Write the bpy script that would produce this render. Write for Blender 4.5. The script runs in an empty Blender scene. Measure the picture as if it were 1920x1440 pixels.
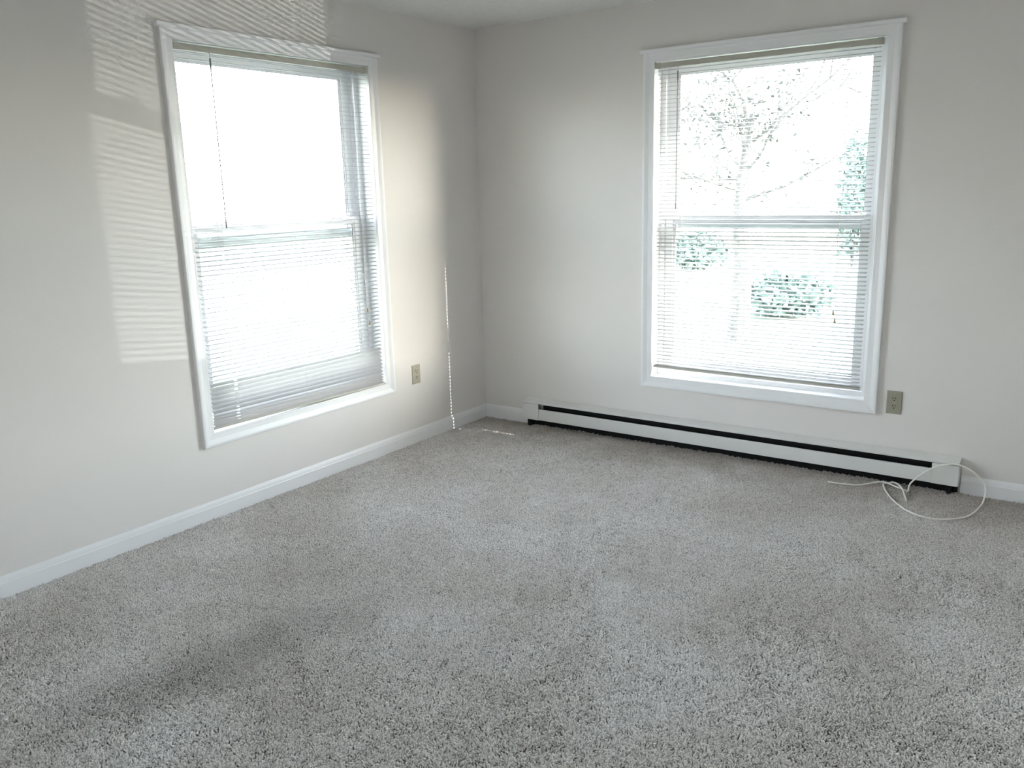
import bpy, bmesh, math, random
from mathutils import Vector, Matrix, noise

random.seed(7)
SC = bpy.context.scene
COL = SC.collection
PI = math.pi

# ------------------------------------------------------------------ camera
CAM = Vector((3.3925, -4.4265, 1.4902))
YAW, PITCH, ROLL, FPX = -0.6221, -0.2251, -0.0267, 1601.73
fw = Vector((math.sin(YAW) * math.cos(PITCH), math.cos(YAW) * math.cos(PITCH), math.sin(PITCH)))
rt = fw.cross(Vector((0, 0, 1))).normalized()
up = rt.cross(fw)
r2 = rt * math.cos(ROLL) + up * math.sin(ROLL)
u2 = -rt * math.sin(ROLL) + up * math.cos(ROLL)
cd = bpy.data.cameras.new('camera')
cam = bpy.data.objects.new('camera', cd)
COL.objects.link(cam)
M3 = Matrix((r2, u2, -fw)).transposed()
cam.matrix_world = Matrix.Translation(CAM) @ M3.to_4x4()
cd.sensor_width = 36.0
cd.lens = FPX / 1920.0 * 36.0
cd.clip_start = 0.02
cd.clip_end = 400
SC.camera = cam

# ------------------------------------------------------------------ view, sky, sun
SC.view_settings.view_transform = 'Standard'
SC.view_settings.look = 'None'
SC.view_settings.gamma = 1
SC.view_settings.use_curve_mapping = False
SC.view_settings.exposure = 0.10
SKY_STRENGTH = 4.0
SUN_STRENGTH = 29.0
SUN_DIR = Vector((-0.965, -0.2580, -0.38)).normalized()   # the way the light travels

w = bpy.data.worlds.new('sky')
SC.world = w
w.use_nodes = True
nt = w.node_tree
nt.nodes.clear()
sky = nt.nodes.new('ShaderNodeTexSky')
sky.sky_type = 'NISHITA'
sky.sun_disc = False
sky.sun_elevation = math.radians(21.3)
sky.sun_rotation = math.atan2(-SUN_DIR.x, -SUN_DIR.y)
sky.air_density = 1.0
sky.dust_density = 0.8
hsv = nt.nodes.new('ShaderNodeHueSaturation')
hsv.inputs['Saturation'].default_value = 0.42
bg = nt.nodes.new('ShaderNodeBackground')
bg.inputs['Strength'].default_value = SKY_STRENGTH
wo = nt.nodes.new('ShaderNodeOutputWorld')
nt.links.new(sky.outputs[0], hsv.inputs['Color'])
hz = nt.nodes.new('ShaderNodeMix')                 # thin high haze over the whole sky
hz.data_type = 'RGBA'
hz.blend_type = 'ADD'
hz.inputs[0].default_value = 1.0
hz.inputs[7].default_value = (0.585, 0.565, 0.59, 1)
nt.links.new(hsv.outputs[0], hz.inputs[6])
nt.links.new(hz.outputs[2], bg.inputs['Color'])
nt.links.new(bg.outputs[0], wo.inputs['Surface'])

sd = bpy.data.lights.new('sun', 'SUN')
sd.energy = SUN_STRENGTH
sd.angle = math.radians(0.16)
sd.color = (1.0, 0.97, 0.94)
sun = bpy.data.objects.new('sun', sd)
COL.objects.link(sun)
sun.rotation_euler = SUN_DIR.to_track_quat('-Z', 'Y').to_euler()
sun.location = (8, 6, 8)

def area(name, loc, direction, sx, sy, energy, portal=False, color=(1, 1, 1)):
    d = bpy.data.lights.new(name, 'AREA')
    d.shape = 'RECTANGLE'
    d.size, d.size_y, d.energy, d.color = sx, sy, energy, color
    if portal:
        d.cycles.is_portal = True
    o = bpy.data.objects.new(name, d)
    COL.objects.link(o)
    o.location = loc
    o.rotation_euler = Vector(direction).to_track_quat('-Z', 'Z').to_euler()
    return o

area('window_portal', (-0.175, -1.5255, 1.277), (1, 0, 0), 1.16, 1.74, 1, True)
area('window_portal', (1.8125, 0.175, 1.268), (0, -1, 0), 1.18, 1.74, 1, True)

area('window_portal', (2.15, -5.875, 1.268), (0, 1, 0), 0.50, 1.74, 1, True)  # portal for the added window behind the camera

# sunlight thrown back up at the house by something shiny out on the drive
gd = bpy.data.lights.new('sun_glint', 'SPOT')
gd.energy = 2900
gd.spot_size = math.radians(26)
gd.spot_blend = 0.2
gd.shadow_soft_size = 0.03
gd.color = (1.0, 0.95, 0.88)
glint = bpy.data.objects.new('sun_glint', gd)
COL.objects.link(glint)
GD = Vector((-0.683, -0.731, 0.160)).normalized()
glint.location = Vector((1.81, 0.0, 1.27)) - GD * 11.0
glint.rotation_euler = GD.to_track_quat('-Z', 'Y').to_euler()

SC.cycles.use_denoising = True
SC.cycles.use_light_tree = False
SC.cycles.max_bounces = 14
SC.cycles.diffuse_bounces = 8
SC.cycles.transparent_max_bounces = 24
SC.cycles.sample_clamp_indirect = 12
SC.cycles.caustics_reflective = False
SC.cycles.caustics_refractive = False

# ------------------------------------------------------------------ materials
def nodes(name):
    m = bpy.data.materials.new(name)
    m.use_nodes = True
    n = m.node_tree
    b = n.nodes['Principled BSDF']
    return m, n, b

def plain(name, col, rough=0.5, spec=0.5, metal=0.0, nscale=0, namt=0.05, bump=0, bscale=100, bdist=0.001):
    """painted / moulded surface: colour with slight uneven tone and fine relief"""
    m, n, b = nodes(name)
    b.inputs['Base Color'].default_value = (*col, 1)
    b.inputs['Roughness'].default_value = rough
    b.inputs['Specular IOR Level'].default_value = spec
    b.inputs['Metallic'].default_value = metal
    tc = n.nodes.new('ShaderNodeNewGeometry')
    if nscale:
        t = n.nodes.new('ShaderNodeTexNoise')
        t.inputs['Scale'].default_value = nscale
        t.inputs['Detail'].default_value = 4
        n.links.new(tc.outputs['Position'], t.inputs['Vector'])
        r = n.nodes.new('ShaderNodeValToRGB')
        r.color_ramp.elements[0].position = 0.3
        r.color_ramp.elements[1].position = 0.7
        r.color_ramp.elements[0].color = (*[c * (1 - namt) for c in col], 1)
        r.color_ramp.elements[1].color = (*[min(1, c * (1 + namt)) for c in col], 1)
        n.links.new(t.outputs['Fac'], r.inputs['Fac'])
        n.links.new(r.outputs['Color'], b.inputs['Base Color'])
    if bump:
        t2 = n.nodes.new('ShaderNodeTexNoise')
        t2.inputs['Scale'].default_value = bscale
        t2.inputs['Detail'].default_value = 3
        n.links.new(tc.outputs['Position'], t2.inputs['Vector'])
        bp = n.nodes.new('ShaderNodeBump')
        bp.inputs['Strength'].default_value = bump
        bp.inputs['Distance'].default_value = bdist
        n.links.new(t2.outputs['Fac'], bp.inputs['Height'])
        n.links.new(bp.outputs['Normal'], b.inputs['Normal'])
    return m

M_WALL = plain('wall_paint', (0.76, 0.73, 0.71), 0.7, 0.25, nscale=1.2, namt=0.012, bump=0.25, bscale=260, bdist=0.0006)
M_CEIL = plain('ceiling_paint', (0.80, 0.80, 0.785), 0.9, 0.1, nscale=30, namt=0.03, bump=0.6, bscale=180, bdist=0.002)
M_TRIM = plain('trim_paint', (0.82, 0.82, 0.835), 0.38, 0.5, nscale=3, namt=0.01)
M_VINYL = plain('window_vinyl', (0.82, 0.82, 0.84), 0.35, 0.5, nscale=5, namt=0.01)
M_RAIL = plain('blind_rail_enamel', (0.44, 0.43, 0.38), 0.35, 0.5, nscale=8, namt=0.02)
M_HEAT = plain('heater_enamel', (0.76, 0.76, 0.74), 0.35, 0.5, nscale=6, namt=0.015)
M_BLACK = plain('heater_inside_and_shade', (0.012, 0.012, 0.012), 0.6, 0.2)  # also blackens the shaded strip beneath the heater
M_FIN = plain('heater_fins', (0.03, 0.03, 0.03), 0.45, 0.4, metal=0.6)
M_ALMOND = plain('almond_plastic', (0.42, 0.395, 0.315), 0.4, 0.5, nscale=20, namt=0.02)
M_ALMOND2 = plain('almond_plastic_darker', (0.31, 0.29, 0.23), 0.4, 0.5, nscale=20, namt=0.03)  # same plastic in a darker tone
M_SLOT = plain('dark_slot', (0.02, 0.018, 0.015), 0.6, 0.2)
M_SCREW = plain('screw_metal', (0.45, 0.43, 0.38), 0.35, 0.5, metal=0.8)
M_CABLE = plain('cable_sheath', (0.90, 0.875, 0.82), 0.4, 0.5, nscale=40, namt=0.02)
M_COPPER = plain('cable_core', (0.5, 0.3, 0.15), 0.35, 0.5, metal=0.8)
M_CORD = plain('blind_cord', (0.75, 0.74, 0.70), 0.8, 0.2)
M_WAND = plain('wand_plastic', (0.22, 0.22, 0.20), 0.25, 0.5)  # clear wand coloured dark, as it looks against the bright window
M_TASSEL = plain('tassel_plastic', (0.30, 0.22, 0.10), 0.35, 0.5)
M_GASKET = plain('weatherstrip', (0.10, 0.10, 0.11), 0.8, 0.2)
M_BARK = plain('bark', (0.13, 0.125, 0.12), 0.9, 0.2, nscale=14, namt=0.4, bump=0.8, bscale=40, bdist=0.02)
M_SIDING = plain('outside_siding', (0.62, 0.62, 0.60), 0.7, 0.2, nscale=2, namt=0.03)
M_ROOF = plain('roof_shingle', (0.10, 0.095, 0.09), 0.9, 0.2, nscale=9, namt=0.25)
M_DRIVE = plain('driveway_concrete', (0.60, 0.585, 0.56), 0.85, 0.2, nscale=1.5, namt=0.12, bump=0.3, bscale=50, bdist=0.004)
M_ROAD = plain('road_asphalt', (0.13, 0.13, 0.135), 0.9, 0.2, nscale=2, namt=0.15)

def slat_material():
    m, n, b = nodes('blind_slat_vinyl')
    b.inputs['Base Color'].default_value = (0.44, 0.44, 0.44, 1)
    b.inputs['Roughness'].default_value = 0.35
    t = n.nodes.new('ShaderNodeBsdfTranslucent')
    t.inputs['Color'].default_value = (0.80, 0.79, 0.77, 1)
    mx = n.nodes.new('ShaderNodeMixShader')
    mx.inputs[0].default_value = 0.42
    n.links.new(b.outputs[0], mx.inputs[1])
    n.links.new(t.outputs[0], mx.inputs[2])
    n.links.new(mx.outputs[0], n.nodes['Material Output'].inputs['Surface'])
    return m
M_SLAT = slat_material()

def glass_material():
    m, n, b = nodes('window_glass')
    n.nodes.remove(b)
    tr = n.nodes.new('ShaderNodeBsdfTransparent')
    tr.inputs['Color'].default_value = (0.95, 0.975, 0.965, 1)
    gl = n.nodes.new('ShaderNodeBsdfGlossy')
    gl.inputs['Roughness'].default_value = 0.02
    fr = n.nodes.new('ShaderNodeFresnel')
    ge = n.nodes.new('ShaderNodeNewGeometry')          # thin pane: the same reflection from either face
    mr = n.nodes.new('ShaderNodeMapRange')
    mr.inputs['To Min'].default_value = 1.45
    mr.inputs['To Max'].default_value = 1 / 1.45
    n.links.new(ge.outputs['Backfacing'], mr.inputs['Value'])
    n.links.new(mr.outputs[0], fr.inputs['IOR'])
    mx = n.nodes.new('ShaderNodeMixShader')
    n.links.new(fr.outputs[0], mx.inputs[0])
    n.links.new(tr.outputs[0], mx.inputs[1])
    n.links.new(gl.outputs[0], mx.inputs[2])
    n.links.new(mx.outputs[0], n.nodes['Material Output'].inputs['Surface'])
    return m
M_GLASS = glass_material()

def leaf_material(name, c1, c2):
    m, n, b = nodes(name)
    g = n.nodes.new('ShaderNodeNewGeometry')
    r = n.nodes.new('ShaderNodeValToRGB')
    r.color_ramp.elements[0].color = (*c1, 1)
    r.color_ramp.elements[1].color = (*c2, 1)
    n.links.new(g.outputs['Random Per Island'], r.inputs['Fac'])
    n.links.new(r.outputs[0], b.inputs['Base Color'])
    b.inputs['Roughness'].default_value = 0.6
    return m
M_LEAF_BUSH = leaf_material('bush_leaf', (0.11, 0.165, 0.15), (0.17, 0.23, 0.21))
M_LEAF_TREE = leaf_material('tree_leaf', (0.04, 0.045, 0.045), (0.09, 0.095, 0.08))

def lawn_material():
    m, n, b = nodes('lawn_grass')
    g = n.nodes.new('ShaderNodeNewGeometry')
    t = n.nodes.new('ShaderNodeTexNoise')
    t.inputs['Scale'].default_value = 0.8
    t.inputs['Detail'].default_value = 6
    n.links.new(g.outputs['Position'], t.inputs['Vector'])
    r = n.nodes.new('ShaderNodeValToRGB')
    r.color_ramp.elements[0].position = 0.38
    r.color_ramp.elements[1].position = 0.62
    r.color_ramp.elements[0].color = (0.085, 0.125, 0.090, 1)
    r.color_ramp.elements[1].color = (0.19, 0.19, 0.145, 1)
    n.links.new(t.outputs['Fac'], r.inputs['Fac'])
    n.links.new(r.outputs[0], b.inputs['Base Color'])
    b.inputs['Roughness'].default_value = 0.9
    return m
M_LAWN = lawn_material()

def carpet_material(name, base, dark):
    """wool-grey yarn: tone drifts over the floor with dirt and wear, plus yarn-to-yarn variation"""
    m, n, b = nodes(name)
    g = n.nodes.new('ShaderNodeNewGeometry')
    t = n.nodes.new('ShaderNodeTexNoise')
    t.inputs['Scale'].default_value = 1.6
    t.inputs['Detail'].default_value = 5
    t.inputs['Roughness'].default_value = 0.62
    n.links.new(g.outputs['Position'], t.inputs['Vector'])
    r = n.nodes.new('ShaderNodeValToRGB')
    r.color_ramp.elements[0].position = 0.32
    r.color_ramp.elements[1].position = 0.66
    r.color_ramp.elements[0].color = (*dark, 1)
    r.color_ramp.elements[1].color = (*base, 1)
    n.links.new(t.outputs['Fac'], r.inputs['Fac'])
    rr = n.nodes.new('ShaderNodeValToRGB')
    rr.color_ramp.elements[0].color = (0.62, 0.62, 0.625, 1)
    rr.color_ramp.elements[1].color = (1.0, 1.0, 1.0, 1)
    n.links.new(g.outputs['Random Per Island'], rr.inputs['Fac'])
    mu = n.nodes.new('ShaderNodeMix')
    mu.data_type = 'RGBA'
    mu.blend_type = 'MULTIPLY'
    mu.inputs[0].default_value = 1.0
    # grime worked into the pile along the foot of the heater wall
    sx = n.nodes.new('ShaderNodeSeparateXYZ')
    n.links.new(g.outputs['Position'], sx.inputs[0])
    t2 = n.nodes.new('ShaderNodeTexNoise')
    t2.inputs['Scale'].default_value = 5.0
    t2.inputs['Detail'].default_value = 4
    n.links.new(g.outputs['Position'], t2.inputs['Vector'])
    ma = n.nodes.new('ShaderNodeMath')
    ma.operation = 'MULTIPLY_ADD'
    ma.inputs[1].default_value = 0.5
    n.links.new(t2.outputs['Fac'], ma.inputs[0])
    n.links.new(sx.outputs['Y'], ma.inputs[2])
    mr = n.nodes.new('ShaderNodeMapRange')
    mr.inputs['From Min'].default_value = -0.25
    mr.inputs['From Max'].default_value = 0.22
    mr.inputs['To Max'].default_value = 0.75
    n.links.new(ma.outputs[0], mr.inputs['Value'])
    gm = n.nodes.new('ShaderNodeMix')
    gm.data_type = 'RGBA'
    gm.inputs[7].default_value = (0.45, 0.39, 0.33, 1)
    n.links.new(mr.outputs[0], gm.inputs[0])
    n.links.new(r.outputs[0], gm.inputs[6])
    # a walked-in track of grime slanting across the near left of the room
    mp = n.nodes.new('ShaderNodeMapping')
    mp.vector_type = 'TEXTURE'
    mp.inputs['Location'].default_value = (1.104, -2.975, 0)
    mp.inputs['Rotation'].default_value = (0, 0, 1.3678)
    mp.inputs['Scale'].default_value = (0.680, 0.20, 1)
    n.links.new(g.outputs['Position'], mp.inputs['Vector'])
    ln = n.nodes.new('ShaderNodeVectorMath')
    ln.operation = 'LENGTH'
    n.links.new(mp.outputs[0], ln.inputs[0])
    md = n.nodes.new('ShaderNodeMath')
    md.operation = 'MULTIPLY_ADD'
    md.inputs[1].default_value = -1.1
    n.links.new(t2.outputs['Fac'], md.inputs[0])
    n.links.new(ln.outputs['Value'], md.inputs[2])
    m2 = n.nodes.new('ShaderNodeMapRange')
    m2.inputs['From Min'].default_value = -0.3
    m2.inputs['From Max'].default_value = 0.55
    m2.inputs['To Min'].default_value = 0.42
    m2.inputs['To Max'].default_value = 0.0
    n.links.new(md.outputs[0], m2.inputs['Value'])
    g2 = n.nodes.new('ShaderNodeMix')
    g2.data_type = 'RGBA'
    g2.inputs[7].default_value = (0.42, 0.40, 0.38, 1)
    n.links.new(m2.outputs[0], g2.inputs[0])
    n.links.new(gm.outputs[2], g2.inputs[6])
    n.links.new(g2.outputs[2], mu.inputs[6])
    n.links.new(rr.outputs[0], mu.inputs[7])
    n.links.new(mu.outputs[2], b.inputs['Base Color'])
    b.inputs['Roughness'].default_value = 0.95
    b.inputs['Specular IOR Level'].default_value = 0.1
    b.inputs['Sheen Weight'].default_value = 0.15
    return m
M_CARPET = carpet_material('carpet_yarn', (0.97, 0.945, 0.93), (0.80, 0.75, 0.71))
M_BACKING = plain('carpet_backing', (0.25, 0.235, 0.22), 0.95, 0.1, nscale=40, namt=0.2)

# ------------------------------------------------------------------ mesh helpers
def link(name, bm, mat, parent=None, smooth=False, bevel=0):
    me = bpy.data.meshes.new(name)
    bmesh.ops.recalc_face_normals(bm, faces=bm.faces[:])
    bm.to_mesh(me)
    bm.free()
    for x in (mat if isinstance(mat, (list, tuple)) else [mat]):
        me.materials.append(x)
    o = bpy.data.objects.new(name, me)
    COL.objects.link(o)
    if smooth:
        for p in me.polygons:
            p.use_smooth = True
    if bevel:
        md = o.modifiers.new('bevel', 'BEVEL')
        md.width = bevel
        md.segments = 2
        md.limit_method = 'ANGLE'
    if parent:
        o.parent = parent
    return o

def empty(name, loc=(0, 0, 0), rz=0):
    o = bpy.data.objects.new(name, None)
    o.empty_display_size = 0.1
    COL.objects.link(o)
    o.location = loc
    o.rotation_euler = (0, 0, rz)
    return o

def tag(o, label, cat, group=None):
    o['label'] = label
    o['category'] = cat
    if group:
        o['group'] = group
    return o

def struct(o):
    o['kind'] = 'structure'
    return o

def box(bm, x0, x1, y0, y1, z0, z1, mi=0):
    v = [bm.verts.new(p) for p in ((x0, y0, z0), (x1, y0, z0), (x1, y1, z0), (x0, y1, z0),
                                   (x0, y0, z1), (x1, y0, z1), (x1, y1, z1), (x0, y1, z1))]
    fs = []
    for f in ((3, 2, 1, 0), (4, 5, 6, 7), (0, 1, 5, 4), (1, 2, 6, 5), (2, 3, 7, 6), (3, 0, 4, 7)):
        fc = bm.faces.new([v[i] for i in f])
        fc.material_index = mi
        fs.append(fc)
    return fs

def prism(bm, prof, axis, a0, a1):
    """profile of 2-D points swept straight along an axis; prof maps to the other two axes in order"""
    def P(p, a):
        return {'x': (a, p[0], p[1]), 'y': (p[0], a, p[1]), 'z': (p[0], p[1], a)}[axis]
    A = [bm.verts.new(P(p, a0)) for p in prof]
    B = [bm.verts.new(P(p, a1)) for p in prof]
    n = len(prof)
    for i in range(n):
        j = (i + 1) % n
        bm.faces.new((A[i], A[j], B[j], B[i]))
    bm.faces.new(A[::-1])
    bm.faces.new(B)

def tube(bm, pts, radii, seg=8, cap=True):
    pts = [Vector(p) for p in pts]
    if not isinstance(radii, (list, tuple)):
        radii = [radii] * len(pts)
    rings = []
    ref = None
    for i, p in enumerate(pts):
        d = (pts[min(i + 1, len(pts) - 1)] - pts[max(i - 1, 0)]).normalized()
        if ref is None:
            ref = Vector((0, 0, 1)) if abs(d.z) < 0.9 else Vector((1, 0, 0))
        a = (ref - d * ref.dot(d)).normalized()
        ref = a
        b = d.cross(a)
        rings.append([bm.verts.new(p + (a * math.cos(k * 2 * PI / seg) + b * math.sin(k * 2 * PI / seg)) * radii[i])
                      for k in range(seg)])
    for i in range(len(rings) - 1):
        for k in range(seg):
            bm.faces.new((rings[i][k], rings[i][(k + 1) % seg], rings[i + 1][(k + 1) % seg], rings[i + 1][k]))
    if cap:
        bm.faces.new(rings[0][::-1])
        bm.faces.new(rings[-1])

def spline(pts, n=8):
    """Catmull-Rom through pts"""
    P = [Vector(p) for p in pts]
    P = [P[0] * 2 - P[1]] + P + [P[-1] * 2 - P[-2]]
    out = []
    for i in range(1, len(P) - 2):
        for k in range(n):
            t = k / n
            a, b, c, d = P[i - 1], P[i], P[i + 1], P[i + 2]
            out.append(0.5 * ((2 * b) + (c - a) * t + (2 * a - 5 * b + 4 * c - d) * t * t + (3 * b - a - 3 * c + d) * t ** 3))
    out.append(P[-2])
    return out

# ------------------------------------------------------------------ the room shell
RX, RY, H, WT = 4.35, -5.7, 2.44, 0.165
FZ = -0.007                       # the backing lies a pile's height under the walked-on surface
# window openings cut in the walls: (lo, hi) along the wall and (bottom, top)
L_OUT = (0.8808, 2.1707, 0.3480, 2.2052)     # outer edge of the casing on the left wall (distance from the corner)
R_OUT = (1.1598, 2.4650, 0.3409, 2.1959)     # the same on the right wall
CW = 0.0634
JT = 0.014                        # jamb board thickness

def wall_with_hole(name, axis, a0, a1, z0, z1, hole, p0, p1):
    bm = bmesh.new()
    h0, h1, hz0, hz1 = hole
    for (b0, b1, c0, c1) in ((a0, h0, z0, z1), (h1, a1, z0, z1), (h0, h1, z0, hz0), (h0, h1, hz1, z1)):
        if axis == 'x':
            box(bm, b0, b1, p0, p1, c0, c1)
        else:
            box(bm, p0, p1, b0, b1, c0, c1)
    bmesh.ops.remove_doubles(bm, verts=bm.verts[:], dist=1e-5)
    return struct(link(name, bm, M_WALL))

def opening(o):
    return (o[0] + CW - JT, o[1] - CW + JT, o[2] + CW - JT, o[3] - CW + JT)
lo, ro = opening(L_OUT), opening(R_OUT)
wall_with_hole('wall_left', 'y', RY - WT, WT, FZ - 0.02, H, (-lo[1], -lo[0], lo[2], lo[3]), -WT, 0)
wall_with_hole('wall_right', 'x', 0, RX + WT, FZ - 0.02, H, ro, 0, WT)
B_OUT = (1.84, 2.46, 0.3409, 2.1959)         # added unseen window behind the camera, to fill the room with light
bo = opening(B_OUT)
wall_with_hole('wall_back', 'x', 0, RX + WT, FZ - 0.02, H, bo, RY - WT, RY)
bm = bmesh.new(); box(bm, RX, RX + WT, RY, 0, FZ - 0.02, H); struct(link('wall_far', bm, M_WALL))
bm = bmesh.new(); box(bm, -WT, RX + WT, RY - WT, WT, H, H + 0.1); struct(link('ceiling', bm, M_CEIL))
bm = bmesh.new(); box(bm, 0, RX, RY, 0, FZ - 0.02, FZ); floor = struct(link('floor', bm, M_BACKING))

# baseboards: square lower face, stepped and rounded top
BBH = 0.0867
BASE = [(0, FZ), (0.0125, FZ), (0.0125, 0.058), (0.0105, 0.062), (0.0100, 0.068), (0.0075, 0.077), (0.0045, 0.083), (0.003, BBH), (0, BBH)]
bm = bmesh.new(); prism(bm, BASE, 'y', RY, 0.0); struct(link('baseboard_left', bm, M_TRIM))
bm = bmesh.new(); prism(bm, [(-a, b) for a, b in BASE], 'x', 0.0125, 0.3440); struct(link('baseboard_right', bm, M_TRIM))
bm = bmesh.new(); prism(bm, [(-a, b) for a, b in BASE], 'x', 2.8690, RX); struct(link('baseboard_right', bm, M_TRIM))
bm = bmesh.new(); prism(bm, [(RX - a, b) for a, b in BASE], 'y', RY, 0.0); struct(link('baseboard_far', bm, M_TRIM))
bm = bmesh.new(); prism(bm, [(RY + a, b) for a, b in BASE], 'x', 0, RX); struct(link('baseboard_back', bm, M_TRIM))

# ------------------------------------------------------------------ windows
# local axes of a window: x = along the wall left to right as seen from the room, y = outwards, z = up from the casing's foot
CASE = [(0.0, 0.0), (0.0, 0.0085), (0.004, 0.0100), (0.012, 0.0100), (0.030, 0.0120), (0.045, 0.0175), (0.052, 0.0195), (CW - 0.003, 0.0195), (CW, 0.0175), (CW, 0.0)]

def casing_board(W, Ht, side):
    """one mitred casing board; side in left/right/head/foot"""
    bm = bmesh.new()
    A, B = [], []
    for d, h in CASE:
        d = CW - d                                    # distance in from the outer edge
        if side == 'left':
            A.append((d, -h, d)); B.append((d, -h, Ht - d))
        elif side == 'right':
            A.append((W - d, -h, d)); B.append((W - d, -h, Ht - d))
        elif side == 'foot':
            A.append((d, -h, d)); B.append((W - d, -h, d))
        else:
            A.append((d, -h, Ht - d)); B.append((W - d, -h, Ht - d))
    g = 0.0003                                        # hairline at the mitre
    ax = 2 if side in ('left', 'right') else 0
    A = [tuple(c + (g if i == ax else 0) for i, c in enumerate(p)) for p in A]
    B = [tuple(c - (g if i == ax else 0) for i, c in enumerate(p)) for p in B]
    va = [bm.verts.new((p[0] - W / 2, p[1], p[2])) for p in A]
    vb = [bm.verts.new((p[0] - W / 2, p[1], p[2])) for p in B]
    n = len(va)
    for i in range(n):
        j = (i + 1) % n
        bm.faces.new((va[i], va[j], vb[j], vb[i]))
    bm.faces.new(va); bm.faces.new(vb)
    return bm

def ring(bm, x0, x1, z0, z1, y0, y1, l, r, b, t):
    """rectangular frame: side, foot and head members of given widths"""
    box(bm, x0, x0 + l, y0, y1, z0, z1)
    box(bm, x1 - r, x1, y0, y1, z0, z1)
    box(bm, x0 + l, x1 - r, y0, y1, z0, z0 + b)
    box(bm, x0 + l, x1 - r, y0, y1, z1 - t, z1)

def make_window(name, loc, rz, W, Ht, raised):
    root = struct(empty(name, loc, rz))
    link('head_casing', casing_board(W, Ht, 'head'), M_TRIM, root)
    link('side_casing', casing_board(W, Ht, 'left'), M_TRIM, root)
    link('side_casing', casing_board(W, Ht, 'right'), M_TRIM, root)
    link('foot_casing', casing_board(W, Ht, 'foot'), M_TRIM, root)
    # small cap moulding along the head, running past the side casings
    bm = bmesh.new()
    prism(bm, [(0, Ht - 0.019), (-0.0260, Ht - 0.019), (-0.0290, Ht - 0.015), (-0.0305, Ht - 0.004), (-0.0305, Ht), (0, Ht)], 'x', -W / 2 - 0.015, W / 2 + 0.015)
    link('head_cap', bm, M_TRIM, root)
    x0, x1, z0, z1 = -W / 2 + CW, W / 2 - CW, CW, Ht - CW
    bm = bmesh.new()
    ring(bm, x0 - JT + 0.001, x1 + JT - 0.001, z0 - JT + 0.001, z1 + JT - 0.001, 0.001, 0.078, JT - 0.001, JT - 0.001, JT - 0.001, JT - 0.001)
    link('jamb', bm, M_TRIM, root)
    # vinyl main frame with stepped tracks
    bm = bmesh.new()
    e = JT - 0.001
    ring(bm, x0 - e, x1 + e, z0 - e, z1 + e, 0.078, 0.165, e + 0.012, e + 0.012, e + 0.012, e + 0.014)
    ring(bm, x0 + 0.012, x1 - 0.012, z0 + 0.012, z1 - 0.014, 0.078, 0.084, 0.020, 0.020, 0.010, 0.008)     # inner stop
    ring(bm, x0 + 0.012, x1 - 0.012, z0 + 0.012, z1 - 0.014, 0.1155, 0.1185, 0.020, 0.020, 0.004, 0.004)     # parting stop
    ring(bm, x0 + 0.012, x1 - 0.012, z0 + 0.012, z1 - 0.014, 0.152, 0.165, 0.026, 0.026, 0.012, 0.012)     # outer stop
    link('vinyl_frame', bm, M_VINYL, root, bevel=0.0012)
    fx0, fx1 = x0 + 0.0165, x1 - 0.0165
    zb, zt = z0 + 0.0225, z1 - 0.0185
    mid = 1.3155 - loc[2]                            # top of the lower sash when shut

    def sash(nm, za, zc, ya, yb, foot, head, extra=None):
        bm = bmesh.new()
        st = 0.075 if False else 0.074
        ring(bm, fx0, fx1, za, zc, ya, yb, st - 0.012, st - 0.012, foot - 0.010, head - 0.010)
        ym = (ya + yb) / 2
        a0, a1, b0, b1 = fx0 + st - 0.012, fx1 - st + 0.012, za + foot - 0.010, zc - head + 0.010
        ring(bm, a0, a1, b0, b1, ym - 0.008, ym + 0.008, 0.012, 0.012, 0.010, 0.010)   # glazing bead set back
        s = link(nm, bm, M_VINYL, root, bevel=0.0015)
        bm = bmesh.new()
        box(bm, a0 + 0.006, a1 - 0.006, ym - 0.002, ym + 0.002, b0 + 0.005, b1 - 0.005)
        link('pane', bm, M_GLASS, s)
        bm = bmesh.new()
        ring(bm, a0 + 0.0105, a1 - 0.0105, b0 + 0.0088, b1 - 0.0088, ym - 0.0062, ym - 0.0025, 0.003, 0.003, 0.003, 0.003)
        link('glazing_gasket', bm, M_GASKET, s)
        return s
    up_s = sash('upper_sash', 1.250 - loc[2], zt, 0.1195, 0.1505, 0.046, 0.046)
    lo_s = sash('lower_sash', zb + raised, mid + raised, 0.0855, 0.1145, 0.070, 0.036)
    zt2 = mid + raised
    for sx in (-0.28 * W, 0.28 * W):
        bm = bmesh.new()
        box(bm, sx - 0.024, sx + 0.024, 0.091, 0.109, zt2, zt2 + 0.003)
        box(bm, sx - 0.020, sx - 0.015, 0.093, 0.107, zt2 + 0.003, zt2 + 0.016)
        box(bm, sx + 0.015, sx + 0.020, 0.093, 0.107, zt2 + 0.003, zt2 + 0.016)
        box(bm, sx - 0.020, sx + 0.020, 0.093, 0.107, zt2 + 0.016, zt2 + 0.020)
        link('tilt_latch', bm, M_VINYL, lo_s)
        bm = bmesh.new()
        zz = 1.296 - loc[2]
        prism(bm, [(sx - 0.045, zz), (sx + 0.045, zz), (sx + 0.020, zz + 0.008), (sx, zz + 0.011), (sx - 0.020, zz + 0.008)], 'y', 0.1225, 0.136)
        for v in bm.verts:
            pass
        k = link('lock_keeper', bm, M_VINYL, up_s)
    return root

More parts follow.
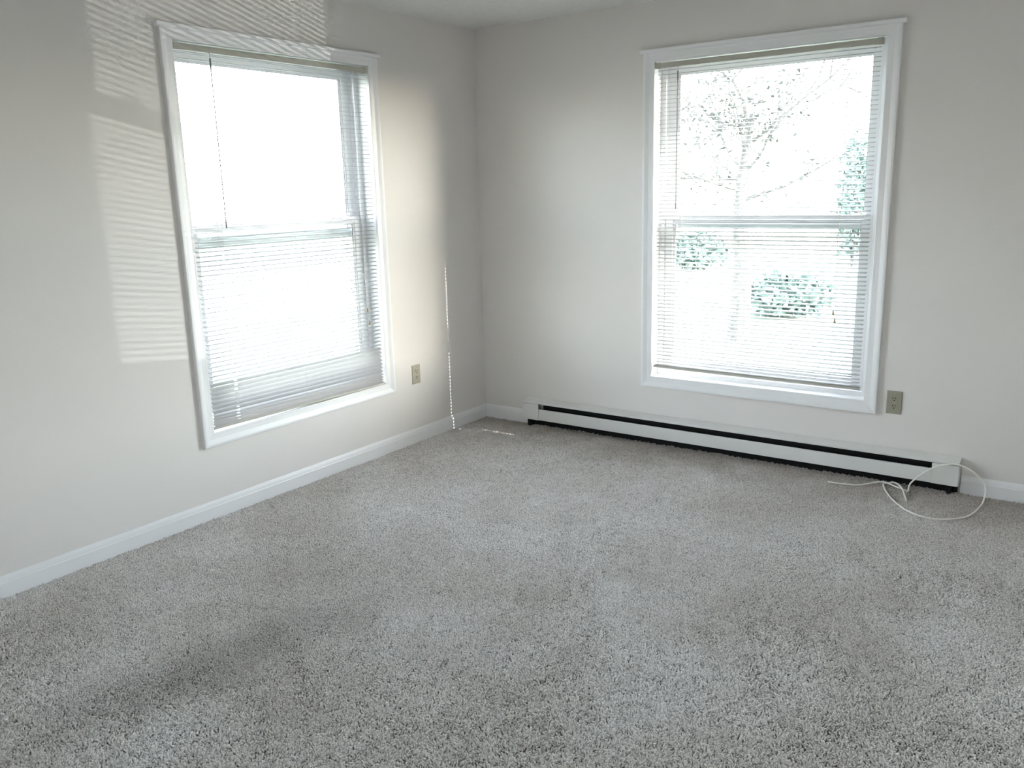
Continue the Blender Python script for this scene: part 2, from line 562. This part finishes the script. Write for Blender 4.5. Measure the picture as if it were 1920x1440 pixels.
L_W, L_H = L_OUT[1] - L_OUT[0], L_OUT[3] - L_OUT[2]
R_W, R_H = R_OUT[1] - R_OUT[0], R_OUT[3] - R_OUT[2]
L_C = (L_OUT[0] + L_OUT[1]) / 2
R_C = (R_OUT[0] + R_OUT[1]) / 2
make_window('window_1', (0, -L_C, L_OUT[2]), PI / 2, L_W, L_H, 0.045)
make_window('window_2', (R_C, 0, R_OUT[2]), 0, R_W, R_H, 0.0)
make_window('fill_window', ((B_OUT[0] + B_OUT[1]) / 2, RY, B_OUT[2]), PI, B_OUT[1] - B_OUT[0], B_OUT[3] - B_OUT[2], 0.0)

# ------------------------------------------------------------------ mini blinds
def slat_mesh(length, slot):
    """crowned slat with a slot where the lift cord runs through it"""
    bm = bmesh.new()
    d, crown, th = 0.025, 0.0018, 0.0006
    ys = [-d / 2, -0.0085, -0.0042, 0.0042, 0.0085, d / 2]
    xs = [-length / 2, slot - 0.0090, slot + 0.0090, length / 2]
    grid = {}
    for i, x in enumerate(xs):
        for j, y in enumerate(ys):
            z = crown * (1 - (2 * y / d) ** 2)
            grid[i, j, 1] = bm.verts.new((x, y, z))
            grid[i, j, 0] = bm.verts.new((x, y, z - th))
    nx, ny = len(xs) - 1, len(ys) - 1
    solid = lambda i, j: 0 <= i < nx and 0 <= j < ny and not (i == 1 and j == 2)
    for i in range(nx):
        for j in range(ny):
            if not solid(i, j):
                continue
            for k in (0, 1):
                bm.faces.new([grid[a, b, k] for a, b in ((i, j), (i + 1, j), (i + 1, j + 1), (i, j + 1))])
            for (di, dj, a, b) in ((-1, 0, (i, j), (i, j + 1)), (1, 0, (i + 1, j), (i + 1, j + 1)), (0, -1, (i, j), (i + 1, j)), (0, 1, (i, j + 1), (i + 1, j + 1))):
                if not solid(i + di, j + dj):
                    bm.faces.new((grid[(*a, 0)], grid[(*b, 0)], grid[(*b, 1)], grid[(*a, 1)]))
    bmesh.ops.recalc_face_normals(bm, faces=bm.faces[:])
    me = bpy.data.meshes.new('slat')
    bm.to_mesh(me); bm.free()
    me.materials.append(M_SLAT)
    return me

def make_blind(label, loc, rz, x0, x1, ztop, zrail, tilt, raised_left, wand_x, wand_len, cord_x, cord_zs, gather, slot_x, closed_z):
    """loc = wall-plane point; blind hangs 1 cm outside the wall plane, z measured in the room"""
    root = empty('mini_blind', loc, rz)
    tag(root, label, 'blind')
    YB = 0.010
    zc = loc[2]
    L = x1 - x0
    xc = (x0 + x1) / 2
    ztop -= zc
    zrail -= zc
    # headrail: U-shaped box with rolled lips, and end brackets
    bm = bmesh.new()
    hz = 0.027
    prof = [(-0.0125, ztop - hz), (-0.0135, ztop - hz + 0.002), (-0.0135, ztop - 0.003), (-0.0125, ztop - 0.001), (-0.0105, ztop), (0.0105, ztop), (0.0125, ztop - 0.001), (0.0125, ztop - hz)]
    prism(bm, [(y + YB, z) for y, z in prof], 'x', x0 + 0.004, x1 - 0.004)
    head = link('headrail', bm, M_RAIL, root)
    for sx, dr in ((x0, 1), (x1, -1)):
        bm = bmesh.new()
        a, b = sorted((sx - 0.002 * dr, sx + 0.022 * dr))
        box(bm, a, b, YB - 0.0160, YB + 0.014, ztop - hz - 0.0015, ztop + 0.0015)
        link('end_bracket', bm, M_RAIL, root, bevel=0.001)
    # slats
    me = slat_mesh(L - 0.012, slot_x - xc)
    pitch = 0.0213
    z = ztop - hz - 0.012
    zs = []
    bottom = zrail + 0.012
    nfull = int((z - bottom - gather * 0.006) / pitch)
    for i in range(nfull):
        zz = z - i * pitch
        c = max(0.0, min(1.0, (closed_z - (zz + zc)) / 0.03))      # the lowest slats have tipped shut
        zs.append((zz, tilt + 31 * c + random.uniform(-1.2, 1.2)))
    zl = zs[-1][0]
    left_over = max(0.004, zl - bottom)
    for i in range(gather):
        zs.append((bottom + (gather - 1 - i) * left_over / (gather + 0.3), tilt * 0.5 + (20 if closed_z > 0 else 0) + random.uniform(-2, 2)))
    lean = raised_left                                   # the stack sits a touch skew on its cords
    for i, (zz, tl) in enumerate(zs):
        o = bpy.data.objects.new('slat', me)
        COL.objects.link(o)
        o.parent = root
        o.location = (xc + random.uniform(-0.0008, 0.0008), YB, zz)
        f = i / len(zs)
        o.rotation_euler = (math.radians(tl), lean * f * f, 0)
    # bottom rail: rounded flat bar with end caps
    bm = bmesh.new()
    prof = []
    for k in range(14):
        a = 2 * PI * k / 14
        prof.append((0.0125 * math.copysign(abs(math.cos(a)) ** 0.5, math.cos(a)), 0.0075 * math.copysign(abs(math.sin(a)) ** 0.6, math.sin(a))))
    prism(bm, prof, 'x', -L / 2 + 0.004, L / 2 - 0.004)
    br = link('bottom_rail', bm, M_RAIL, root)
    br.location = (xc, YB, zrail)
    br.rotation_euler = (0, lean, 0)
    for s in (-1, 1):
        bm = bmesh.new()
        prism(bm, [(p[0] * 1.08, p[1] * 1.12) for p in prof], 'x', s * (L / 2 - 0.005), s * (L / 2 - 0.001))
        c = link('end_cap', bm, M_RAIL, br)
    # ladder cords front and back of the slats
    for lx in (x0 + 0.15, xc, x1 - 0.15):
        bm = bmesh.new()
        for yy in (YB - 0.0134, YB + 0.0134):
            tube(bm, [(lx, yy, zrail + 0.004), (lx, yy, ztop - hz)], 0.0006, 5)
        link('ladder_cord', bm, M_CORD, root)
    # tilt wand on its hook
    bm = bmesh.new()
    tube(bm, [(wand_x, YB - 0.016, ztop - hz + 0.004), (wand_x, YB - 0.019, ztop - hz - 0.010), (wand_x, YB - 0.019, ztop - hz - 0.026)], 0.0013, 6)
    wb = link('wand_hook', bm, M_SCREW, root)
    bm = bmesh.new()
    zt = ztop - hz - 0.022
    tube(bm, [(wand_x, YB - 0.0195, zt), (wand_x, YB - 0.0195, zt - 0.004), (wand_x, YB - 0.0195, zt - 0.045), (wand_x, YB - 0.0195, zt - 0.05),
              (wand_x, YB - 0.0195, zt - wand_len + 0.03), (wand_x, YB - 0.0195, zt - wand_len + 0.026), (wand_x, YB - 0.0195, zt - wand_len)],
         [0.0022, 0.0042, 0.0042, 0.0026, 0.0026, 0.0038, 0.0034], 6)
    link('tilt_wand', bm, M_WAND, root)
    # lift cords with tassels
    for k, zz in enumerate(cord_zs):
        zz -= zc
        bm = bmesh.new()
        cx = cord_x + k * 0.006
        sp = spline([(cx, YB - 0.015, ztop - hz + 0.003), (cx, YB - 0.018, ztop - 0.3), (cx + 0.002 * k, YB - 0.018, (ztop + zz) / 2), (cx - 0.003 + 0.004 * k, YB - 0.018, zz + 0.02)], 5)
        tube(bm, sp, 0.0008, 5)
        cd_ = link('lift_cord', bm, M_CORD, root)
        bm = bmesh.new()
        px = cx - 0.003 + 0.004 * k
        tube(bm, [(px, YB - 0.018, zz + 0.024), (px, YB - 0.018, zz + 0.020), (px, YB - 0.018, zz + 0.002), (px, YB - 0.018, zz)], [0.0022, 0.0032, 0.0062, 0.0050], 8)
        link('tassel', bm, M_TASSEL, cd_)
    return root

# local x of the left window runs towards the corner: x = -(t - L_C)
make_blind('cream-railed mini blind on the left window, its slats bunched on the sill', (0, -L_C, L_OUT[2]), PI / 2,
           L_C - 2.100, L_C - 0.951, 2.1340, 0.4215, 9, 0.012, L_C - 1.929, 0.74, L_C - 1.058, (0.842, 0.770), 4, L_C - 1.95, 0.645)
make_blind('cream-railed mini blind on the right window, hanging clear of the sill above the heater', (R_C, 0, R_OUT[2]), 0,
           1.2330 - R_C, 2.3790 - R_C, 2.1245, 0.4600, 12.5, 0.006, 1.3600 - R_C, 0.72, 2.2300 - R_C, (0.825, 0.785), 3, 1.4100 - R_C, -1)

# ------------------------------------------------------------------ baseboard heater
h = empty('baseboard_heater', (1.607, 0, 0))
tag(h, 'long low white electric heater on the floor under the right window', 'heater')
X0, X1 = -1.2615, 1.2575
bm = bmesh.new(); box(bm, X0 + 0.004, X1 - 0.004, -0.006, -0.0005, 0.060, 0.172); link('back_panel', bm, M_HEAT, h)
bm = bmesh.new()
prism(bm, [(-0.006, 0.176), (-0.066, 0.1625), (-0.0675, 0.159), (-0.066, 0.151), (-0.0645, 0.151), (-0.0645, 0.1595), (-0.006, 0.1735)], 'x', X0, X1)
link('top_hood', bm, M_HEAT, h)
bm = bmesh.new()
prism(bm, [(-0.0645, 0.047), (-0.0660, 0.049), (-0.0660, 0.114), (-0.0645, 0.1175), (-0.058, 0.1185), (-0.058, 0.1165), (-0.0635, 0.115), (-0.0635, 0.049), (-0.050, 0.048), (-0.050, 0.0465)], 'x', X0 + 0.1205, X1 - 0.1190)
link('front_panel', bm, M_HEAT, h)
for (a, b) in ((X0, X0 + 0.1195), (X1 - 0.118, X1)):
    bm = bmesh.new()
    prism(bm, [(-0.0090, 0.0455), (-0.0668, 0.0455), (-0.0668, 0.1480), (-0.0640, 0.1480), (-0.0640, 0.0480), (-0.0090, 0.0480)], 'x', a, b)
    o_ = a if a < 0 else b - 0.002
    box(bm, o_, o_ + 0.002, -0.0645, -0.0090, 0.0475, 0.1480)
    link('end_cap', bm, M_HEAT, h, bevel=0.0015)
bm = bmesh.new(); box(bm, X0 + 0.006, X1 - 0.006, -0.0085, -0.0005, FZ, 0.0595); box(bm, X0 + 0.12, X1 - 0.12, -0.0085, -0.0062, 0.0595, 0.165); link('liner_and_shade_strip', bm, M_BLACK, h)  # lower black box paints in the shadow under the heater
bm = bmesh.new()
tube(bm, [(X0 + 0.121, -0.036, 0.085), (X1 - 0.119, -0.036, 0.085)], 0.006, 8)
x = X0 + 0.13
while x < X1 - 0.13:
    box(bm, x, x + 0.0012, -0.058, -0.013, 0.060, 0.112)
    x += 0.011
fo = link('heating_fins', bm, M_FIN, h)
fo['kind'] = 'stuff'
for a in (X0 + 0.03, X1 - 0.05):
    bm = bmesh.new()
    box(bm, a, a + 0.02, -0.055, -0.0065, FZ, 0.0450)
    link('foot', bm, M_BLACK, h)

# ------------------------------------------------------------------ wall outlets
def make_outlet(label, loc, rz, mat):
    root = empty('wall_outlet', loc, rz)
    tag(root, label, 'outlet')
    bm = bmesh.new()
    w2, h2, t = 0.0355, 0.0575, 0.0055
    # plate with bevelled rim
    A = [(-w2, 0, -h2), (w2, 0, -h2), (w2, 0, h2), (-w2, 0, h2)]
    B = [(x, -0.003, z) for x, y, z in A]
    C_ = [(x * 0.92, -t, z * 0.95) for x, y, z in A]
    va, vb, vc = [[bm.verts.new(p) for p in q] for q in (A, B, C_)]
    for i in range(4):
        j = (i + 1) % 4
        bm.faces.new((va[i], va[j], vb[j], vb[i])); bm.faces.new((vb[i], vb[j], vc[j], vc[i]))
    bm.faces.new(va[::-1]); bm.faces.new(vc)
    link('cover_plate', bm, mat, root)
    for zc in (0.0195, -0.0195):
        bm = bmesh.new()
        pr = []
        for k in range(20):
            a = 2 * PI * k / 20
            pr.append((0.0172 * math.cos(a), max(-0.0138, min(0.0138, 0.0172 * math.sin(a))) + zc))
        n = len(pr)
        fa = [bm.verts.new((p[0], -t + 0.001, p[1])) for p in pr]
        fb = [bm.verts.new((p[0], -t - 0.0014, p[1])) for p in pr]
        for i in range(n):
            j = (i + 1) % n
            bm.faces.new((fa[i], fa[j], fb[j], fb[i]))
        bm.faces.new(fb); bm.faces.new(fa[::-1])
        r = link('receptacle', bm, mat, root)
        y0, y1 = -t - 0.0019, -t - 0.0012
        for dx, hh in ((-0.0064, 0.0044), (0.0064, 0.0036)):
            bm = bmesh.new(); box(bm, dx - 0.0015, dx + 0.0015, y0, y1, zc + 0.0035 - hh, zc + 0.0035 + hh)
            link('slot', bm, M_SLOT, r)
        bm = bmesh.new()
        pr = [(0.0029 * math.cos(2 * PI * k / 10), zc - 0.0085 + 0.0031 * math.sin(2 * PI * k / 10)) for k in range(10)]
        prism(bm, pr, 'y', y0, y1)
        link('ground_hole', bm, M_SLOT, r)
    bm = bmesh.new()
    prism(bm, [(0.003 * math.cos(2 * PI * k / 10), 0.003 * math.sin(2 * PI * k / 10)) for k in range(10)], 'y', -t - 0.0012, -t + 0.0005)
    link('screw', bm, M_SCREW, root)
    return root
make_outlet('almond wall outlet right of the left window, near the room corner', (0, -0.6830, 0.4175), PI / 2, M_ALMOND)
make_outlet('duller almond wall outlet at the right window casing, above the heater', (2.5440, 0, 0.4085), 0, M_ALMOND2)

# ------------------------------------------------------------------ loose cable
CR = 0.0038
zf = CR + 0.001
path = [(2.2935, -0.1849, zf), (2.330, -0.1840, zf), (2.367, -0.1778, zf), (2.430, -0.164, zf), (2.475, -0.125, zf + 0.004), (2.510, -0.095, 0.016), (2.550, -0.088, 0.017),
        (2.600, -0.100, 0.009), (2.640, -0.122, 0.008), (2.6625, -0.145, 0.012), (2.662, -0.118, 0.030), (2.672, -0.100, 0.050), (2.712, -0.090, 0.092), (2.755, -0.085, 0.128),
        (2.803, -0.080, 0.150), (2.852, -0.078, 0.1605), (2.905, -0.075, 0.146), (2.945, -0.070, 0.116), (2.974, -0.068, 0.085), (2.984, -0.078, 0.055), (2.984, -0.110, 0.022), (2.978, -0.165, zf), (2.950, -0.323, zf), (2.877, -0.419, zf), (2.794, -0.441, zf),
        (2.707, -0.395, zf), (2.628, -0.290, zf), (2.580, -0.200, zf), (2.549, -0.125, zf), (2.540, -0.085, 0.008), (2.560, -0.062, 0.010), (2.5920, -0.075, 0.020), (2.630, -0.125, 0.017), (2.655, -0.190, 0.010), (2.6815, -0.268, zf)]
bm = bmesh.new()
sp = spline(path, 7)
tube(bm, sp, CR, 10)
cb = link('loose_cable', bm, M_CABLE, smooth=True)
tag(cb, 'loose white cable lying in a loop against the right end of the heater', 'cable')
d0 = (sp[0] - sp[1]).normalized()
bm = bmesh.new(); tube(bm, [sp[0] - d0 * 0.002, sp[0] + d0 * 0.012], 0.0012, 6); link('cable_core', bm, M_COPPER, cb)

# ------------------------------------------------------------------ carpet pile
def tuft_patch(seed):
    """4 cm patch of cut yarns, each a leaning blunt tuft"""
    rnd = random.Random(seed)
    bm = bmesh.new()
    S, sp_ = 0.042, 0.0056
    n = int(S / sp_)
    for i in range(n):
        for j in range(n):
            x = -S / 2 + (i + 0.5 + rnd.uniform(-0.45, 0.45)) * sp_
            y = -S / 2 + (j + 0.5 + rnd.uniform(-0.45, 0.45)) * sp_
            hgt = rnd.uniform(0.0060, 0.0105)
            lx, ly = 0.0024 + rnd.uniform(-0.0024, 0.0024), rnd.uniform(-0.0024, 0.0024)
            r0 = rnd.uniform(0.0022, 0.0033)
            a0 = rnd.uniform(0, 6.28)
            lev = [(0.0, 0.7, 0.0), (0.6, 1.0, 0.45), (0.92, 0.8, 0.9)]
            rings = []
            for hz, rs, ls in lev:
                rings.append([bm.verts.new((x + lx * ls + r0 * rs * math.cos(a0 + k * 2 * PI / 5), y + ly * ls + r0 * rs * math.sin(a0 + k * 2 * PI / 5), hz * hgt)) for k in range(5)])
            tip = bm.verts.new((x + lx, y + ly, hgt))
            for a, b in ((0, 1), (1, 2)):
                for k in range(5):
                    bm.faces.new((rings[a][k], rings[a][(k + 1) % 5], rings[b][(k + 1) % 5], rings[b][k]))
            for k in range(5):
                bm.faces.new((rings[2][k], rings[2][(k + 1) % 5], tip))
    me = bpy.data.meshes.new('tuft_patch')
    bm.to_mesh(me); bm.free()
    for p in me.polygons:
        p.use_smooth = True
    me.materials.append(M_CARPET)
    return bpy.data.objects.new('tuft_patch', me)

patches = bpy.data.collections.new('tuft_patches')
for k in range(5):
    patches.objects.link(tuft_patch(100 + k))

DENTS = [(1212, 888), (1268, 1006), (1206, 1062), (1069, 961), (1012, 944), (842, 864)]
def on_floor(px, py):
    d = fw + r2 * ((px - 960) / FPX) + u2 * ((720 - py) / FPX)
    return CAM + d * (-CAM.z / d.z)
dents = [on_floor(*d) for d in DENTS]
CREASES = [((1812, 1143), (1925, 1174)), ((92, 1093), (182, 1132)), ((335, 1030), (430, 1085)), ((1560, 1262), (1620, 1276))]
creases = [(on_floor(*a), on_floor(*b)) for a, b in CREASES]
STROKES = [((322, 1034), (425, 1082)), ((398, 978), (560, 1012)), ((160, 1098), (282, 1160)), ((372, 1066), (520, 1112)), ((480, 1010), (660, 1058))]
strokes = [(on_floor(*a), on_floor(*b)) for a, b in STROKES]
def near_line(p, lines):
    for a, b in lines:
        t = max(0.0, min(1.0, (p - a).dot(b - a) / (b - a).length_squared))
        if (p - a - (b - a) * t).length < 0.015:
            return True
    return False
pts, rots, scl = [], [], []
STEP = 0.032
rnd = random.Random(11)
ix = int(RX / STEP)
iy = int(-RY / STEP)
for i in range(-1, ix):
    for j in range(iy):
        x = 0.033 + i * STEP + (j % 2) * STEP * 0.5 + rnd.uniform(-0.006, 0.006)
        if i < 0 and j % 2 == 0:
            continue
        if i < 0:
            x = 0.0315
        y = -0.033 - j * STEP + rnd.uniform(-0.006, 0.006)
        if x > RX - 0.03 or y < RY + 0.03:
            continue
        if y > -0.085 and 0.36 < x < 2.85 and False:
            continue
        s = 1.0
        for d in dents:
            if (Vector((x, y, 0)) - d).length < 0.022:
                s = 0.35
        if near_line(Vector((x, y, 0)), creases):
            s = 0.55
        if near_line(Vector((x, y, 0)), strokes):         # vacuum strokes left standing proud
            s = 1.4
        # the nap lies in brushed drifts whose direction changes across the floor
        nv = noise.noise(Vector((x * 1.1, y * 1.1, 0.3)))
        nv2 = noise.noise(Vector((x * 3.0, y * 3.0, 5.3)))
        ang = rnd.uniform(-PI, PI)
        nap = -1.2 + nv * 2.6 + nv2 * 1.4               # which way the nap lies here
        tilt = 0.10 + 0.22 * noise.noise(Vector((x * 2.2, y * 2.2, 9.1)))
        pts.append((x, y, FZ - 0.0005))
        q = Matrix.Rotation(tilt, 3, Vector((-math.sin(nap), math.cos(nap), 0))) @ Matrix.Rotation(ang, 3, 'Z')
        rots.append(tuple(q.to_euler()))
        scl.append(s * (1.0 + 0.18 * noise.noise(Vector((x * 7, y * 7, 2.2)))))
me = bpy.data.meshes.new('carpet_pile')
me.from_pydata(pts, [], [])
at = me.attributes.new('nap_rotation', 'FLOAT_VECTOR', 'POINT')
at.data.foreach_set('vector', [c for r in rots for c in r])
at = me.attributes.new('nap_height', 'FLOAT', 'POINT')
at.data.foreach_set('value', scl)
pile = bpy.data.objects.new('carpet_pile', me)
COL.objects.link(pile)
pile.parent = floor
pile['kind'] = 'stuff'
pile['label'] = 'worn grey cut-pile carpet covering the whole floor'
ng = bpy.data.node_groups.new('lay_pile', 'GeometryNodeTree')
ng.interface.new_socket('Geometry', in_out='INPUT', socket_type='NodeSocketGeometry')
ng.interface.new_socket('Geometry', in_out='OUTPUT', socket_type='NodeSocketGeometry')
gi = ng.nodes.new('NodeGroupInput'); go = ng.nodes.new('NodeGroupOutput')
ci = ng.nodes.new('GeometryNodeCollectionInfo')
ci.inputs['Collection'].default_value = patches
ci.inputs['Separate Children'].default_value = True
iop = ng.nodes.new('GeometryNodeInstanceOnPoints')
iop.inputs['Pick Instance'].default_value = True
nr = ng.nodes.new('GeometryNodeInputNamedAttribute'); nr.data_type = 'FLOAT_VECTOR'; nr.inputs['Name'].default_value = 'nap_rotation'
nh = ng.nodes.new('GeometryNodeInputNamedAttribute'); nh.data_type = 'FLOAT'; nh.inputs['Name'].default_value = 'nap_height'
cx = ng.nodes.new('ShaderNodeCombineXYZ'); cx.inputs[0].default_value = 1; cx.inputs[1].default_value = 1
ng.links.new(gi.outputs[0], iop.inputs['Points'])
ng.links.new(ci.outputs[0], iop.inputs['Instance'])
ng.links.new(nr.outputs[0], iop.inputs['Rotation'])
ng.links.new(nh.outputs[0], cx.inputs[2])
ng.links.new(cx.outputs[0], iop.inputs['Scale'])
ng.links.new(iop.outputs[0], go.inputs[0])
pile.modifiers.new('lay_pile', 'NODES').node_group = ng

# ------------------------------------------------------------------ outdoors
GZ = -0.55
bm = bmesh.new(); box(bm, -60, 60, -40, 80, GZ - 0.3, GZ); struct(link('lawn', bm, M_LAWN))
bm = bmesh.new(); box(bm, 4.5, 9.0, 1.2, 60, GZ, GZ + 0.03); struct(link('driveway', bm, M_DRIVE))
bm = bmesh.new(); box(bm, -22, -16, -40, 80, GZ, GZ + 0.03); struct(link('road', bm, M_ROAD))
bm = bmesh.new(); box(bm, -15.5, -8.6, -40, 80, GZ, GZ + 0.03); struct(link('driveway', bm, M_DRIVE))
bm = bmesh.new(); box(bm, -WT, RX + 6, RY - WT, WT, GZ, FZ - 0.021); struct(link('foundation', bm, M_SIDING))
# unseen wing, added to keep the sun off part of the right window
bm = bmesh.new(); box(bm, 6.0, 11.0, WT + 0.001, 1.204, GZ, 4.6); struct(link('added_shade_wing', bm, M_SIDING))
# roof with eaves over the two outside walls
bm = bmesh.new()
e = 0.485
A = [(-WT - e, WT + e, H + 0.10), (RX + 6, WT + e, H + 0.10), (RX + 6, RY - WT - e, H + 0.10), (-WT - e, RY - WT - e, H + 0.10)]
Bv = [(3.2, -2.8, H + 1.9), (RX + 6, -2.8, H + 1.9), (RX + 6, -3.0, H + 1.9), (3.2, -3.0, H + 1.9)]
vs = [bm.verts.new(p) for p in A] + [bm.verts.new((p[0], p[1], p[2] + 0.08)) for p in A] + [bm.verts.new(p) for p in Bv]
bm.faces.new([vs[i] for i in (3, 2, 1, 0)])
for k in range(4):
    j = (k + 1) % 4
    bm.faces.new((vs[k], vs[j], vs[4 + j], vs[4 + k]))
    bm.faces.new((vs[4 + k], vs[4 + j], vs[8 + j], vs[8 + k]))
bm.faces.new([vs[i] for i in (8, 9, 10, 11)])
struct(link('roof', bm, M_ROOF))

def at_depth(px, py, y):
    d = fw + r2 * ((px - 960) / FPX) + u2 * ((720 - py) / FPX)
    return CAM + d * ((y - CAM.y) / d.y)

def leaf(bm, p, s, rnd_):
    d = Vector((rnd_.gauss(0, 1), rnd_.gauss(0, 1), rnd_.gauss(0, 0.7))).normalized()
    n = d.cross(Vector((rnd_.gauss(0, 1), rnd_.gauss(0, 1), rnd_.gauss(0, 1)))).normalized()
    c = d.cross(n)
    a, b = bm.verts.new(p), bm.verts.new(p + d * s)
    q, r = bm.verts.new(p + d * s * 0.45 + n * s * 0.28 + c * s * 0.08), bm.verts.new(p + d * s * 0.45 - n * s * 0.28 + c * s * 0.08)
    bm.faces.new((a, q, b)); bm.faces.new((a, b, r))

def make_bush(label, base, rad, hgt, count, seed):
    rn = random.Random(seed)
    root = empty('bush', base)
    tag(root, label, 'bush')
    bm = bmesh.new()
    tips = []
    for k in range(14):
        a = rn.uniform(0, 6.28); q = rn.uniform(0.2, 0.85)
        tip = Vector((math.cos(a) * rad * q, math.sin(a) * rad * q, hgt * rn.uniform(0.5, 0.9)))
        tube(bm, [(math.cos(a) * 0.05, math.sin(a) * 0.05, 0), tip * 0.5 + Vector((0, 0, hgt * 0.08)), tip], [0.018, 0.011, 0.004], 5)
        tips.append(tip)
    link('stems', bm, M_BARK, root)
    bm = bmesh.new()
    for k in range(count):
        while True:
            v = Vector((rn.uniform(-1, 1), rn.uniform(-1, 1), rn.uniform(-1, 1)))
            if 0.3 < v.length < 1:
                break
        v *= 1 + 0.25 * noise.noise(v * 2.3 + Vector((seed, 0, 0)))
        leaf(bm, Vector((v.x * rad, v.y * rad, hgt * 0.55 + v.z * hgt * 0.5)), rn.uniform(0.13, 0.22), rn)
    f = link('foliage', bm, M_LEAF_BUSH, root)
    f['kind'] = 'stuff'
    return root

def ground_under(px, y, py=600):
    p = at_depth(px, py, y)
    return (p.x, y, GZ)
make_bush('rounded green bush right of the tree, seen low through the right window', (-0.78, 8.76, GZ), 0.62, 0.62, 1500, 3)
make_bush('blue-green bush left of the tree trunk, seen through the right window', (-5.08, 15.2, GZ), 0.75, 0.85, 1300, 5)
make_bush('tall narrow green shrub at the right edge of the right window', (-1.86, 17.05, GZ), 0.42, 3.1, 1300, 9)

def make_tree(label, base, seed, height):
    rn = random.Random(seed)
    root = empty('yard_tree', base)
    tag(root, label, 'tree')
    bmT = bmesh.new()
    top = Vector((0.10, 0.0, height * 0.62))
    tube(bmT, spline([(0, 0, 0), (0.03, 0.0, height * 0.2), (-0.03, 0, height * 0.4), top], 5), [0.15 - 0.10 * i / 15 for i in range(16)], 9)
    link('trunk', bmT, M_BARK, root)
    bmL = bmesh.new()
    heart = Vector((-0.08, 0, height * 0.60))        # the dense middle of the crown
    def limb(p, d, ln, r, lvl, bm):
        pts_ = [p]
        q, dd = Vector(p), Vector(d)
        for k in range(5):
            dd = (dd + Vector((rn.gauss(0, 0.16), rn.gauss(0, 0.16), rn.gauss(0.03, 0.14)))).normalized()
            q = q + dd * ln / 5
            pts_.append(q.copy())
        tube(bm, pts_, [r * (1 - 0.16 * k) for k in range(6)], 5 if lvl else 6)
        if lvl < 2:
            for k in range(5 if lvl == 0 else 4):
                i = rn.randint(1, 5)
                side = Vector((rn.gauss(0, 1), rn.gauss(0, 1), rn.gauss(0.2, 0.6))).normalized()
                limb(pts_[i], (dd * 0.7 + side * 0.8).normalized(), ln * rn.uniform(0.4, 0.65), r * 0.45, lvl + 1, bm)
        if lvl >= 1:
            for k in range(40):
                i = rn.randint(0, 5)
                if rn.random() > math.exp(-((pts_[i] - heart).length / 0.62) ** 2):
                    continue
                leaf(bmL, pts_[i] + Vector((rn.gauss(0, 0.05), rn.gauss(0, 0.05), rn.gauss(0, 0.05))), rn.uniform(0.05, 0.09), rn)
    for k in range(11):
        a = k * 2.4 + rn.uniform(-0.3, 0.3)
        z = height * rn.uniform(0.36, 0.62)
        bm = bmesh.new()
        limb((0.02, 0, z), (math.cos(a), math.sin(a), rn.uniform(0.05, 0.9)), height * rn.uniform(0.25, 0.42), 0.026, 0, bm)
        link('branch', bm, M_BARK, root)
    f = link('foliage', bmL, M_LEAF_TREE, root)
    f['kind'] = 'stuff'
    return root
# unseen pale house, added to bounce sunlight into the left window
bm = bmesh.new()
prism(bm, [(-18, GZ), (-18, 4.2), (-21.5, 6.6), (-25, 4.2), (-25, GZ)], 'y', -26, 3.5)
struct(link('light_bounce_house', bm, plain('pale_siding', (0.78, 0.77, 0.75), 0.7, 0.2, nscale=3, namt=0.03)))
make_tree('thin-branched grey tree in the yard, seen through the right window', (-0.63, 6.31, GZ), 21, 4.6)
